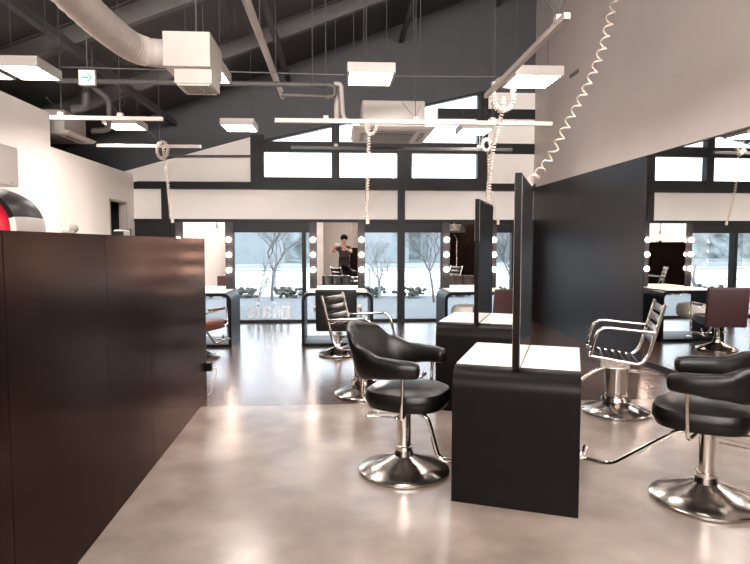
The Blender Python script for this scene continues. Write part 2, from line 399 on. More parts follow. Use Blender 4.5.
SX = (-2.07, -.01, 2.10)
for x, d in zip(SX, ('left window dressing table, half hidden behind the dark partition', 'middle window dressing table behind the square black chair', 'right window dressing table behind the second island desk')):
    station_desk(x, d)
for x, d in zip(SX, ('bulb-lit mirror standing on the left dressing table, beside the partition', 'bulb-lit mirror in the middle, showing the person taking the picture', 'bulb-lit mirror on the right dressing table, between the dark divider and the window')):
    lit_mirror(x, d)

# ------------------------------------------------------------------ chairs
def disc_base(t, r=.29, cr=.045, ctop=.42, cmat='chrome', taper=0):
    MB().lathe([(r*.96, 0), (r, .008), (r, .022), (r*.97, .03), (r*.62, .068), (r*.34, .098), (cr+.022, .115), (cr+.012, .15), (.001, .15)], n=48).build('base', 'steel', t)
    b = MB().lathe([(cr-taper, .14), (cr, ctop)], n=32).lathe([(cr+.012-taper, .15), (cr+.012-taper, .175), (cr-taper, .18)], n=32); b.build('column', cmat, t)
def lever(t, z=.36, L=.22, x0=-.04):
    pts = [(x0, -.05, z), (x0-L, -.045, z-.02), (x0-L-.02, .045, z-.02), (x0-.02, .05, z)]
    MB().tube(fillet(pts, .03), .0055, 6).build('pump_lever', 'chrome', t)
def footrest(t, sgn=1, z=.42, x0=.05, reach=.62, low=.13):
    f = MB().tube(fillet([(x0, 0, z), (.16, 0, z-.03), (reach-.18, 0, low-.02), (reach, 0, low)], .06), .016, 10).build('footrest_arm', 'chrome', t)
    fp = MB()
    fp.tube(fillet([(reach+.0, -.13, low+.03), (reach-.01, -.05, low+.02), (reach-.01, .05, low+.02), (reach+.0, .13, low+.03)], .05), .017, 10)
    fp.tube([(reach-.01, 0, low), (reach+.03, 0, low+.075)], .013, 8)
    fp.build('footplate', 'chrome', f)
def shell(s0, s1, n):
    """upholstered band that wraps the sitter; s from -1 (right arm tip) to 1 (left arm tip)"""
    ctrl = [(.20, -.262), (.09, -.292), (-.05, -.292), (-.18, -.25), (-.25, -.16), (-.272, 0), (-.25, .16), (-.18, .25), (-.05, .292), (.09, .292), (.20, .262)]
    tops = [.785, .80, .81, .86, .955, .985, .955, .86, .81, .80, .785]
    bots = [.69, .685, .67, .65, .63, .625, .63, .65, .67, .685, .69]
    thk = [.085, .095, .085, .065, .055, .055, .055, .065, .085, .095, .085]
    path = smooth_path([(*c, 0) for c in ctrl], 8); K = len(path)-1
    def lerp(A, u):
        u *= len(A)-1; i = min(int(u), len(A)-2); f = u-i; f = f*f*(3-2*f); return A[i]*(1-f)+A[i+1]*f
    vs, fs, m = [], [], 16
    for k in range(n+1):
        s = s0+(s1-s0)*k/n; u = (s+1)/2; i = min(int(u*K), K-1); p = path[i].lerp(path[i+1], u*K-i)
        t = (path[min(i+1, K)]-path[max(i-1, 0)]); t.normalize(); nrm = Vector((t.y, -t.x, 0))
        zt, zb, th = lerp(tops, u), lerp(bots, u), lerp(thk, u); zc, hz = (zt+zb)/2, (zt-zb)/2
        e = 1
        de = min(abs(s+1), abs(1-s))
        if de < .07: e = math.sqrt(max(0, 1-((.07-de)/.07)**2))*.95+.05
        for j in range(m):
            q = 2*PI*j/m; c, sn = math.cos(q), math.sin(q)
            cc = math.copysign(abs(c)**.7, c); ss = math.copysign(abs(sn)**.7, sn)
            lean = -(ss+.5)*hz*.42*max(0, 1-abs(s)*1.5)
            vs.append(p+nrm*(cc*th/2*e+lean*1.0)+Vector((0, 0, zc-1e-9+ss*hz*e)))
    for k in range(n):
        for j in range(m): fs.append((k*m+j, k*m+(j+1) % m, (k+1)*m+(j+1) % m, (k+1)*m+j))
    fs += [tuple(range(m))[::-1], tuple(n*m+j for j in range(m))]
    return MB().add(vs, fs)
def tub_chair(loc, rz, label, foot=.70):
    t = thing('styling_chair', label, 'chair', loc, rz, 'padded black armchairs')
    disc_base(t, .30, .045, .43)
    # seat cushion: domed, rounded plan
    vs, fs, m = [], [], 48
    prof = [(.0, .445), (.75, .445), (.93, .46), (1.0, .50), (1.0, .535), (.95, .565), (.8, .583), (.4, .592), (.0, .594)]
    for r, z in prof:
        for j in range(m):
            q = 2*PI*j/m; c, s = math.cos(q), math.sin(q)
            px = math.copysign(abs(c)**.72, c)*.265*max(r, .001)+.03; py = math.copysign(abs(s)**.72, s)*.255*max(r, .001)
            vs.append((px, py, z))
    for i in range(len(prof)-1):
        for j in range(m): fs.append((i*m+j, i*m+(j+1) % m, (i+1)*m+(j+1) % m, (i+1)*m+j))
    fs += [tuple(range(m))[::-1], tuple((len(prof)-1)*m+j for j in range(m))]
    seat = MB().add(vs, fs).build('seat', 'leather', t)
    MB().box(-.1, .12, -.11, .11, .425, .446).build('seat_plate', 'grey', t, smooth=False)
    shell(-.52, .52, 40).build('backrest', 'leather', t)
    for a, b in ((-1, -.52), (.52, 1)): shell(a, b, 26).build('armrest', 'leather', t)
    for s in (-1, 1):
        MB().tube(fillet([(.10, s*.285, .74), (.09, s*.285, .425), (.04, s*.08, .425)], .05), .011, 8).build('armrest_support', 'chrome', t)
    MB().tube(fillet([(-.05, -.05, .43), (-.22, -.06, .43), (-.285, -.05, .5), (-.262, -.05, .68)], .06), .012, 8).tube(fillet([(-.05, .05, .43), (-.22, .06, .43), (-.285, .05, .5), (-.262, .05, .68)], .06), .012, 8).build('back_support', 'chrome', t)
    lever(t, .37)
    MB().ball((-.02, -.075, .375), .018).build('lever_knob', 'chrome', t)
    footrest(t, reach=foot)
    return t
tub_chair((.43, 3.83, 0), math.radians(-27), 'padded black armchair left of the foreground desk, facing right', .42)
tub_chair((2.14, 3.27, 0), math.radians(146), 'padded black armchair at the right edge, its footrest reaching to the foreground desk')

def tube_chair(loc, rz, label):
    t = thing('tubular_chair', label, 'chair', loc, rz, 'chrome tubular styling chairs')
    disc_base(t, .29, .108, .41, 'steel', .022)
    for s in (-1, 1):
        y = s*.25
        MB().tube(fillet([(.25, y, .545), (-.16, y, .485), (-.22, y, .56), (-.335, y, 1.00)], .09, 6), .014, 10).build('side_frame', 'chrome', t)
        MB().tube(fillet([(-.262, y*1.08, .765), (.18, y*1.08, .80), (.235, y*1.08, .55)], .10, 6)+[Vector((.235, y, .575))], .013, 10).build('armrest', 'chrome', t)
    for k in range(7):
        u = k/6; x = .23-u*.36; z = .548-u*.05
        MB().rbox((x, 0, z), (.038, .49, .014), .006, 2).build('seat_slat', 'leather', t)
    R0 = math.atan2(.125, .43)
    for k in range(4):
        u = (k+.5)/4; x = -.245-u*.10; z = .65+u*.34
        mm = Matrix.Translation((x, 0, z)) @ Matrix.Rotation(-R0, 4, 'Y')
        MB().rbox((0, 0, 0), (.016, .49, .062), .007, 2, mm).build('back_slat', 'leather', t)
    MB().tube([(.12, -.25, .515), (.12, .25, .515)], .011).tube([(-.08, -.25, .485), (-.08, .25, .485)], .011).box(-.1, .14, -.08, .08,   .41, .50).build('seat_bracket', 'steel', t)
    lever(t, .385, .26, -.06); footrest(t, z=.41, reach=.60, low=.2)
    return t
tube_chair((2.47, 5.09, 0), math.radians(160), 'chrome tubular chair right of the foreground desk, in front of the black wall panel')
tube_chair((.25, 5.86, 0), math.radians(-24), 'chrome tubular chair behind the padded armchair, beside the second island desk')

def square_chair(loc, rz, label, mt, arm='acwhite'):
    t = thing('salon_chair', label, 'chair', loc, rz, 'square-backed chairs at the dressing tables')
    disc_base(t, .27, .035, .36)
    MB().rbox((0.02, 0, .43), (.50, .47, .13), .035, 4).build('seat', mt, t)
    MB().box(-.12, .14, -.12, .12, .345, .366).build('seat_plate', 'grey', t, smooth=False)
    Rm = Matrix.Translation((-.245, 0, .36)) @ Matrix.Rotation(math.radians(-7), 4, 'Y')
    bk = MB().rbox((-.02, 0, .28), (.05, .54, .56), .022, 4, Rm).build('backrest', mt, t)
    mb = MB()
    for y in (-.165, 0, .165): mb.rbox((.03, y, .33), (.06, .16, .44), .028, 4, Rm)
    mb.build('back_cushion', mt, bk)
    for s in (-1, 1):
        y = s*.295
        a = MB().tube(fillet([(-.25, y, .62), (.2, y, .645), (.23, y, .42), (.10, y*.8, .385), (0, y*.4, .37)], .04), .011, 8).build('arm_frame', 'chrome', t)
        MB().rbox((-.02, y, .655), (.36, .05, .03), .012, 3).build('arm_pad', arm, a)
    lever(t, .31, .2); footrest(t, z=.36, reach=.55, low=.14)
    return t
square_chair((.0, 8.02, 0), math.radians(85), 'square-backed black chair in front of the middle dressing table', 'leather')
square_chair((-1.84, 7.95, 0), math.radians(68), 'tan brown square-backed chair half hidden behind the end of the partition', 'brown', 'brown')
square_chair((2.21, 7.99, 0), math.radians(105), 'wine red square-backed chair between the two tall divider panels', 'wine', 'wine')
# stool tucked under the right dressing table
t = thing('stool', 'round greige stool tucked under the right dressing table', 'stool', (1.95, 8.95, 0), 0)
MB().lathe([(.001, .34), (.17, .35), (.22, .40), (.225, .50), (.19, .56), (.10, .58), (.001, .585)]).build('seat', 'beigefab', t)
MB().lathe([(.02, .05), (.02, .345)], n=16).lathe([(.19, 0), (.19, .012), (.04, .05)], n=32).build('base', 'chrome', t)

# ------------------------------------------------------------------ dark partition on the left
pt = thing('partition', 'long glossy dark brown partition along the left foreground', 'partition', (-1.19, .5, 0), 0)
pt.rotation_euler = (0, 0, math.radians(.92))
cuts = [0, .85, 1.75, 2.75, 3.52, 4.22, 5.3]
for a, b in zip(cuts, cuts[1:]):
    MB().box(-.014, 0, a+.0015, b-.0015, .0, 1.55).build('panel', 'panel', pt, smooth=False, bevel=.0015)
MB().box(-.10, -.0145, 0, 5.292, 0, 1.545).build('core', 'black', pt, smooth=False)
MB().box(-.10, 0, 5.292, 5.305, 0, 1.552).build('end_trim', 'dark', pt, smooth=False)
sk = MB().box(-.07, -.01, 5.305, 5.335, .25, .37).box(-.01, .05, 5.28, 5.335, .27, .35).build('socket_box', 'black', pt, smooth=False)
MB().tube(smooth_path([(.03, 5.33, .3), (.08, 5.38, .26), (.05, 5.36, .13), (.01, 5.37, .03), (-.05, 5.38, .006)], 6), .005, 6).build('cable', 'cord', sk)
# items above / behind the partition
y0 = 2.92; px = -1.19-(y0-.5)*.016-.05
t = thing('hair_dryer', 'small pale hair dryer with dark nozzle lying on top of the partition', 'hair dryer', (px, y0, 1.5455), 0)
MB().tube([(0, -.04, .028), (0, .03, .028)], [.024, .027], 12).tube([(0.02, 0, .01), (.0, -.075, .011)], .01, 8).build('body', 'acwhite', t)
MB().tube([(0, .03, .028), (0, .075, .028)], [.027, .018], 12).build('nozzle', 'grey', t)
y0 = 3.68; px = -1.19-(y0-.5)*.016-.055
t = thing('small_case', 'small white case with black ends on top of the partition, near its far end', 'case', (px, y0, 1.5455), 0)
MB().rbox((0, 0, .02), (.06, .12, .04), .008).build('body', 'acwhite', t)
MB().box(-.031, .031, .06, .072, 0, .045).box(-.031, .031, -.072, -.06, 0, .03).build('end_cap', 'black', t, smooth=False)
# hooded processor behind the partition
t = thing('hood_dryer', 'hooded hair dryer with dark shell and red inside, rising behind the partition', 'hood dryer', (-2.40, 4.30, 0), 0)
c = Vector((0, 0, 1.60))
def dome(r0, r1, a0, a1, tw, name, mt):
    vs, fs = [], []; n, k = 28, 8
    for r, w in ((r0, tw), (r1, tw)):
        for i in range(n+1):
            q = a0+(a1-a0)*i/n
            for j in range(k+1):
                e = j/k*2-1; rr = r*math.sqrt(max(.05, 1-(e*.35)**2))
                vs.append(c+Vector((rr*math.cos(q), e*w, rr*math.sin(q))))
    st = (n+1)*(k+1)
    for i in range(n):
        for j in range(k):
            a = i*(k+1)+j; fs += [(a, a+1, a+k+2, a+k+1), (a+st, a+st+k+1, a+st+k+2, a+st+1)]
    for i in range(n):
        for j in (0, k): a = i*(k+1)+j; fs.append((a, a+k+1, a+st+k+1, a+st))
    for i in (0, n):
        for j in range(k): a = i*(k+1)+j; fs.append((a, a+st, a+st+1, a+1))
    return MB().add(vs, fs).build(name, mt, t)
dome(.29, .255, math.radians(18), math.radians(170), .2, 'hood', 'black')
dome(.292, .25, math.radians(-25), math.radians(17), .2, 'hood_rim', 'acwhite')
MB().ball((-.0, -.03, 1.60), .215, (1, .8, 1), 28, 18).build('inner_cap', 'red', t)
MB().lathe([(.02, .05), (.02, 1.36)], n=16).lathe([(.26, 0), (.26, .03), (.03, .06)]).build('stand', 'chrome', t)
# white wall box
t = thing('wall_box', 'white box unit mounted on the left wall, at the left edge', 'wall unit', (XL, 6.66, 2.14), 0)
MB().rbox((.10, 0, .22), (.2, .75, .44), .02).build('casing', 'acwhite', t)
MB().box(.195, .203, .20, .26, .03, .04).build('logo_plate', 'grey', t, smooth=False)

# ------------------------------------------------------------------ ceiling services
def ceiling_light(x, y, z, label, w=.42, d=.46):
    t = thing('ceiling_light', label, 'ceiling light', (x, y, z), 0, 'square ceiling lamps')
    MB().box(-w/2, w/2, -d/2, d/2, .012, .085).box(-w/2, w/2, -d/2, -d/2+.02, 0, .012).box(-w/2, w/2, d/2-.02, d/2, 0, .012).box(-w/2, -w/2+.02, -d/2+.02, d/2-.02, 0, .012).box(w/2-.02, w/2, -d/2+.02, d/2-.02, 0, .012).build('housing', 'acwhite', t, smooth=False)
    MB().box(-w/2+.02, w/2-.02, -d/2+.02, d/2-.02, .004, .0118).build('diffuser', 'lamp', t, smooth=False)
    mb = MB()
    for s in (-1, 1): mb.tube([(s*.15, 0, .085), (s*.15, 0, RZ(x+s*.15)-z)], .0025, 4)
    mb.build('suspension', 'roof', t)
    return t
L1 = ceiling_light(.30, 5.53, 3.0, 'square ceiling lamp hanging in front of the middle ceiling air conditioner')
ceiling_light(1.80, 5.53, 3.0, 'square ceiling lamp beside the white right wall', .44)
ceiling_light(-1.20, 5.53, 3.0, 'square ceiling lamp partly hidden by the duct outlet box')
ceiling_light(-2.71, 5.53, 3.0, 'square ceiling lamp left of the green arrow sign', .36)
ceiling_light(-3.11, 5.53, 3.0, 'square ceiling lamp in the left edge of the photo', .34)
ceiling_light(-1.27, 7.95, 3.0, 'far square ceiling lamp left of the triangular window')
ceiling_light(-2.72, 7.95, 3.0, 'far square ceiling lamp under the long white rail on the left')
ceiling_light(1.83, 8.0, 3.0, 'far square ceiling lamp near the right end of the high windows')
for y in (3.1, .6, -2.0):
    for x in (-2.6, .3, 2.0): ceiling_light(x, y, 3.25, 'square ceiling lamp over the near part of the salon, above the frame')

# duct and plenum
t = thing('air_duct', 'thick pale round duct curving into a square outlet box with a grille', 'duct', (0, 0, 0))
bxc = AY(187, 50, 4.9); x0, x1 = AY(162.5, 50, 4.75).x, AY(210, 50, 4.75).x; z0, z1 = AY(180, 66, 4.75).z, AY(180, 31, 4.75).z
MB().box(x0, x1, 4.75, 5.22, z0, z1).box(x0+.12, x0+.3, 4.92, 4.98, z1, z1+.01).build('plenum_box', 'offwhite', t, smooth=False, bevel=.004)
nz = AY(180, 83, 4.8).z
MB().box(x0+.07, x1+.0, 4.80, 5.12, nz, z0).build('outlet_neck', 'offwhite', t, smooth=False, bevel=.003)
g = MB(); g.box(x0+.10, x1-.03, 4.83, 5.09, nz-.006, nz-.001); gg = g.build('grille', 'vent', t, smooth=False)
mb = MB()
for k in range(9): xx = x0+.115+k*(x1-x0-.16)/8; mb.box(xx, xx+.008, 4.83, 5.09, nz-.014, nz-.006)
mb.box(x0+.09, x1-.02, 4.81, 4.83, nz-.014, nz).box(x0+.09, x1-.02, 5.09, 5.11, nz-.014, nz)
mb.build('grille_slat', 'offwhite', gg, smooth=False)
zc = AY(150, 53, 4.98).z
path = smooth_path([(x0+.02, 4.98, zc), (x0-.10, 4.98, zc), (x0-.19, 4.94, zc), (x0-.26, 4.80, zc), (x0-.29, 4.5, zc), (x0-.30, 4.1, zc+.0), (x0-.30, 3.4, zc+.02), (x0-.30, 2.2, zc+.04), (x0-.30, .6, zc+.06)], 14)
rs = []
for i in range(len(path)): rs.append(.108+(.006 if (i > 26 and i % 3 == 0) else 0))
MB().tube(path, rs, 24).build('round_duct', 'offwhite', t)
MB().tube([(x0+.2, 5, z1), (x0+.2, 5, RZ(x0+.2))], .006, 5).tube([(x0-.30, 3.0, zc+.12), (x0-.30, 3.0, RZ(x0-.30))], .006, 5).tube([(x0-.30, .9, zc+.12), (x0-.30, .9, RZ(x0-.30))], .006, 5).build('hanger', 'beam', t)

def cassette(x, y, z, label):
    t = thing('ceiling_air_conditioner', label, 'air conditioner', (x, y, z), 0, 'ceiling cassette air conditioners')
    MB().rbox((0, 0, .19), (.70, .72, .30), .02).build('body', 'acwhite', t)
    o = [(-.46, .04), (.46, .04), (.43, 0), (-.43, 0)]
    f = MB(); f.add([(-.46, -.46, .045), (.46, -.46, .045), (.46, .46, .045), (-.46, .46, .045), (-.42, -.42, 0), (.42, -.42, 0), (.42, .42, 0), (-.42, .42, 0)],
                    [(0, 1, 2, 3), (4, 7, 6, 5), (0, 4, 5, 1), (1, 5, 6, 2), (2, 6, 7, 3), (3, 7, 4, 0)])
    f.build('face_panel', 'acwhite', t, bevel=.004)
    MB().box(-.24, .24, -.24, .24, -.008, 0).build('intake_grille', 'vent', t, smooth=False)
    for a in range(4):
        Rz = Matrix.Rotation(a*PI/2, 4, 'Z'); MB().box(-.25, .25, .31, .36, -.006, 0, Rz).build('louver', 'grey', t, smooth=False)
    mb = MB()
    for sx in (-1, 1):
        for sy in (-1, 1): mb.tube([(sx*.30, sy*.3, .34), (sx*.30, sy*.3, RZ(x+sx*.3)-z)], .006, 5)
    mb.build('hanger_rod', 'roof', t)
    return t
cassette(.62, 7.0, 2.74, 'ceiling air conditioner hanging in the middle, in front of the high windows')
cl = AY(97, 142, 9.28); cassette(cl.x-.46, 8.82, cl.z-.04, 'ceiling air conditioner on the left, half hidden behind the tall white wall')

def rail(a, b, w, label, mt, hang=(), up=None):
    a, b = Vector(a), Vector(b); t = thing('cord_rail', label, 'rail', a, 0, 'overhead cord rails')
    d = b-a; L = d.length; R = Matrix.Rotation(math.atan2(d.y, d.x), 4, 'Z')
    MB().box(0, L, -w/2, w/2, 0, w*.95, R).build('channel', mt, t, smooth=False, bevel=.002)
    for u in hang:
        p = d*u; z = RZ(a.x+p.x)-a.z
        MB().tube([p+Vector((0, 0, w)), p+Vector((0, 0, z))], .004, 6).tube([p+Vector((-.14, 0, .22)), p+Vector((0, 0, .06)), p+Vector((.05, 0, .2))], .003, 4)  .build('hanger', 'roof', t)
        MB().box(p.x-.025, p.x+.025, p.y-.025, p.y+.025, w*.95, w+.03).build('clamp', 'offwhite', t, smooth=False)
    return t
def onrail(px, py, d): return AY(px, py, d)
a = AY(275, 122.5, 6.3); b = AY(552, 122.5, 6.3)
rail(a, (b.x, a.y, a.z), .045, 'long bright white rail crossing in front of the middle air conditioner', 'offwhite', (.18, .5, .78))
a2 = AY(50, 119.5, 6.2); b2 = AY(163, 119.5, 6.2)
rail(a2, (b2.x, a2.y, a2.z), .04, 'short bright white rail under the green arrow sign', 'offwhite', (.1, .62))
a3 = AY(291, 149, 8.0); b3 = AY(512, 149, 8.0)
rail(a3, (b3.x, a3.y, a3.z), .04, 'grey far rail in front of the high window row', 'beam', (.2, .85))
a4 = AY(97, 147, 8.0); b4 = AY(201, 147, 8.0)
rail(a4, (b4.x, a4.y, a4.z), .04, 'far rail in front of the white end wall on the left', 'offwhite', (.6,))
rail((1.43, 5.75, 2.90), (1.43, 3.72, 2.90), .042, 'rail running towards the camera beside the white right wall', 'offwhite', (.15, .93))

def cord(pts, R, turns, label, r=.006, loops=None, plug=True, group='coiled cream cords'):
    path = smooth_path(pts, 10); L = [0]
    for p, q in zip(path, path[1:]): L.append(L[-1]+(q-p).length)
    n = turns*10; hel = []; i = 0
    for k in range(n+1):
        s = L[-1]*k/n
        while i < len(L)-2 and L[i+1] < s: i += 1
        f = (s-L[i])/max(1e-9, L[i+1]-L[i]); p = path[i].lerp(path[i+1], f); tt = (path[i+1]-path[i]).normalized()
        nx = tt.orthogonal() if abs(tt.y) > .99 else tt.cross(Vector((0, 1, 0))).normalized(); ny = tt.cross(nx).normalized()
        q = 2*PI*turns*k/n; hel.append(p+(nx*math.cos(q)+ny*math.sin(q))*R)
    t = thing('coiled_cord', label, 'cord', path[0], 0, group)
    o = path[0]
    mb = MB().tube([h-o for h in hel], r, 6)
    if loops:
        c, lr, k = loops; c = Vector(c)
        lp = []
        m_ = 26*k
        for j in range(m_*6+1):
            q = 2*PI*j/(m_*6)*k; w = 2*PI*j/6
            ctr = c+Vector((math.cos(q)*lr, .03*math.sin(q*.37+1), math.sin(q)*lr*1.5)); rad = Vector((math.cos(q), 0, math.sin(q)))
            lp.append(ctr+rad*R*math.cos(w)+Vector((0, 1, 0))*R*math.sin(w)-o)
        mb.tube(lp, r, 5)
    mb.build('coil', 'cord', t)
    if plug:
        e = hel[-1]-o; MB().tube([e+Vector((0, 0, .02)), e-Vector((0, 0, .05))], .02, 10).build('plug', 'cord', t)
    return t
p0 = AY(369, 124, 6.3); p1 = AY(368, 170, 6.3); p2 = AY(366, 219, 6.3)
cord([p0, p1, p2], .018, 34, 'coiled cord hanging in front of the middle air conditioner', .0055, (AY(371, 126, 6.28), .055, 1))
q0 = AY(163, 146, 7.95); q1 = AY(168, 185, 7.95); q2 = AY(171, 219, 7.95)
cord([q0, q1, q2], .018, 30, 'coiled cord hanging at the left in front of the white end wall', .006, (AY(162, 150, 7.93), .07, 1))
s0 = AY(502, 112, 5.6); s1 = AY(493, 150, 5.6); s2 = AY(487, 203, 5.6)
cord([AY(503, 97, 5.6), s0, s1, s2], .018, 36, 'coiled cord looped over the end of the rail beside the right wall', .006, (AY(503, 95, 5.6), .10, 2), False)
r0 = AY(488, 149, 7.95); r1 = AY(490, 185, 7.95); r2 = AY(497, 221, 7.95)
cord([r0, r1, r2], .016, 26, 'thin coiled cord ending in a plug right of the far divider', .005, (AY(487, 145, 7.93), .05, 1))
e_ = Vector((.654, 3.357, 0))+WD*.352+Vector((.375, .927, 0))*.96; e_.z = 1.90
g0 = AY(618, -12, 4.1); gs = [AY(612, 8, 4.15), AY(604, 42, 4.15), AY(592, 75, 4.15), AY(577, 106, 4.15), AY(560, 138, 4.15), AY(547, 162, 4.2)]
cord([g0+Vector((.25, 0, .75)), g0+Vector((.07, 0, .25)), g0]+gs+[e_+Vector((0, 0, .03))], .026, 27, 'large coiled cord slanting down across the white right wall to the divider', .0065, None, False)
# conduit runs
def pipe(pts, r, label, mt='offwhite', hang=()):
    P = fillet(pts, .08); t = thing('conduit_pipe', label, 'pipe', P[0], 0, 'overhead conduit pipes')
    MB().tube([p-P[0] for p in P], r, 12).build('tube', mt, t)
    for h in hang:
        h = Vector(h); MB().tube([h-P[0], Vector((h.x, h.y, RZ(h.x)))-P[0]], .005, 5).lathe([(r+.006, -.012), (r+.006, .012)], tuple(h-P[0])).build('hanger', 'beam', t)
pipe([(-.80, 4.9, 3.65), (-.80, 8.9, 3.65)], .04, 'straight white pipe running into depth left of the middle lamp', hang=((-.8, 6.4, 3.65), (-.8, 8.0, 3.65)))
z = AY(200, 83, 7.4).z
pipe([(AY(57, 78, 7.4).x, 7.4, z), (AY(335, 85, 7.4).x, 7.4, z), (AY(335, 85, 7.4).x, 7.4, AY(335, 97, 7.4).z), (AY(282, 97, 7.4).x, 7.4, AY(290, 95, 7.4).z)], .032, 'long horizontal pipe with a hooked end crossing behind the duct box', 'beam', hang=((-2.9, 7.4, z), (-1.6, 7.4, z), (-.3, 7.4, z)))
pipe([AY(334, 84, 7.45), AY(341, 84, 7.45), AY(343, 118, 7.45), AY(352, 124, 7.45)], .028, 'bent pipe dropping to the middle air conditioner')
pipe([AY(337, 88, 7.6), AY(337, 120, 7.6)], .04, 'short vertical pipe beside the middle air conditioner')
pipe([AY(86, 82, 7.8), AY(86, 108, 7.8), AY(72, 109, 7.8)], .05, 'grey elbow pipe below the green arrow sign', 'beam')
pipe([AY(92, 86, 7.6), AY(109, 99, 7.6), AY(109, 130, 7.6), AY(92, 131, 7.6)], .032, 'bent pipe curling beside the left air conditioner', 'beam')
for (a, b, r, lab) in ((AY(62, 67, 5.75), AY(345, 75, 5.75), .006, 'thin cable stretched across the left half of the ceiling'), (AY(393, 76, 5.75), AY(497, 77, 5.75), .006, 'thin cable between the middle lamp and the right rail')):
    tag(MB().tube([a, b], r, 6).build('ceiling_cable', 'beam'), lab, 'cable')
# exit sign
c = AY(87.5, 78, 5.9)
t = thing('exit_sign', 'small hanging sign with a green arrow on the left ceiling', 'sign', c, 0)
MB().rbox((0, 0, 0), (.155, .04, .145), .005).build('housing', 'acwhite', t)
MB().box(-.071, .071, -.023, -.0201, -.066, .066).build('face', 'sign', t, smooth=False)
ar = MB().box(-.045, .02, -.026, -.0232, -.008, .008)
ar.add([(.0, -.0262, .04), (.018, -.0262, .04), (.052, -.0262, 0), (.018, -.0262, -.04), (.0, -.0262, -.04), (.034, -.0262, 0)], [(0, 1, 2, 5), (5, 2, 3, 4)])
ar.build('arrow', 'green', t, smooth=False)
MB().tube([(0, 0, .07), (0, 0, RZ(c.x)-c.z)], .006, 6).build('rod', 'beam', t)
# right wall slot
c = Vector((XR-.012, 0, 0)); 
tag(MB().box(XR-.012, XR, 9.45-.1, 9.45+.25, AY(567, 75, 9.6).z-.03, AY(567, 75, 9.6).z+.03).build('wall_slot', 'grey', smooth=False), 'small dark slot high on the white right wall beside the lamp', 'vent')

# ------------------------------------------------------------------ near end of the salon (seen only in the mirrors)
struct(MB().box(.45, 1.6, YN+.3, YN+.36, 0, 1.36).box(1.6, XR, YN+.3, YN+.36, 0, 2.2).build('wall_alcove', 'panel', smooth=False))
struct(MB().box(-1.6, -.55, YN, YN+.5, 0, 3.2).build('wall_pier', 'white', smooth=False))
t = thing('hair_processor', 'dark hooded hair processor on a stand, reflected in the right lit mirror', 'hair processor', (3.35, 2.15, 0), math.radians(120), None)
MB().lathe([(.03, .04), (.018, .10), (.018, 1.45)], n=16).lathe([(.3, 0), (.3, .03), (.03, .06)]).build('stand', 'chrome', t)
MB().tube(fillet([(0, 0, 1.4), (0, 0, 1.68), (.2, 0, 1.75)], .1), .02, 10).build('arm', 'chrome', t)
c = Vector((.1, 0, 1.76))
dome(.30, .25, math.radians(20), math.radians(165), .2, 'hood', 'grey')

# ------------------------------------------------------------------ the photographer, seen in the middle mirror
pr = thing('person', 'person in a dark shirt holding up a pale phone, reflected in the middle mirror', 'person', (.2, -.42, 0), 0)
def skin_mesh(verts, edges, radii, name, mt, parent, root=0, sub=2):
    me = bpy.data.meshes.new(name); me.from_pydata(verts, edges, []); o = bpy.data.objects.new(name, me); COL.objects.link(o); o.parent = parent
    md = o.modifiers.new('skin', 'SKIN'); md.use_smooth_shade = True
    for i, r in enumerate(radii):
        sv = me.skin_vertices[0].data[i]; sv.radius = (r, r) if not isinstance(r, tuple) else r; sv.use_root = (i == root)
    s = o.modifiers.new('sub', 'SUBSURF'); s.levels = sub; s.render_levels = sub
    dg = bpy.context.evaluated_depsgraph_get(); m2 = bpy.data.meshes.new_from_object(o.evaluated_get(dg))
    o.modifiers.clear(); o.data = m2; m2.materials.clear(); m2.materials.append(M[mt]); return o
# local coordinates; facing +Y, phone at local (-.2, .36, 1.49)
J = dict(pelvis=(0, 0, .93), belly=(0, 0, 1.06), chest=(0, .0, 1.24), neck=(0, .01, 1.43), headb=(0, .03, 1.52), head=(.0, .045, 1.61), headt=(0, .035, 1.69),
         ls=(-.17, 0, 1.37), le=(-.37, .12, 1.24), lw=(-.29, .30, 1.43), rs=(.17, 0, 1.37), re=(.23, .20, 1.24), rw=(-.02, .32, 1.40),
         lh=(-.09, 0, .88), lk=(-.11, .02, .48), la=(-.12, -.01, .09), lt=(-.13, .14, .04), rh=(.09, 0, .88), rk=(.12, .02, .48), ra=(.13, -.01, .09), rt=(.15, .14, .04))
RA = dict(pelvis=(.16, .11), belly=(.135, .095), chest=(.155, .10), neck=.052, headb=.062, head=(.085, .098), headt=(.062, .075), ls=.055, le=.042, lw=.028, rs=.055, re=.042, rw=.028,
          lh=.088, lk=.058, la=.042, lt=.035, rh=.088, rk=.058, ra=.042, rt=.035)
N = list(J); E_ = [('pelvis', 'belly'), ('belly', 'chest'), ('chest', 'neck'), ('neck', 'headb'), ('headb', 'head'), ('head', 'headt'), ('chest', 'ls'), ('ls', 'le'), ('le', 'lw'), ('chest', 'rs'), ('rs', 're'), ('re', 'rw'),
                   ('pelvis', 'lh'), ('lh', 'lk'), ('lk', 'la'), ('la', 'lt'), ('pelvis', 'rh'), ('rh', 'rk'), ('rk', 'ra'), ('ra', 'rt')]
body = skin_mesh([J[k] for k in N], [(N.index(a), N.index(b)) for a, b in E_], [RA[k] for k in N], 'body', 'skin', pr)
def sub_skin(keys, edges, grow, name, mt):
    ed = [(keys.index(a), keys.index(b)) for a, b in edges]
    ra = [tuple(x+grow for x in RA[k]) if isinstance(RA[k], tuple) else RA[k]+grow for k in keys]
    return skin_mesh([J[k] for k in keys], ed, ra, name, mt, pr)
J['waist'] = (0, 0, .90); RA['waist'] = (.165, .115)
J['lsl'] = tuple(.45*a+.55*b for a, b in zip(J['ls'], J['le'])); J['rsl'] = tuple(.45*a+.55*b for a, b in zip(J['rs'], J['re'])); RA['lsl'] = RA['rsl'] = .05
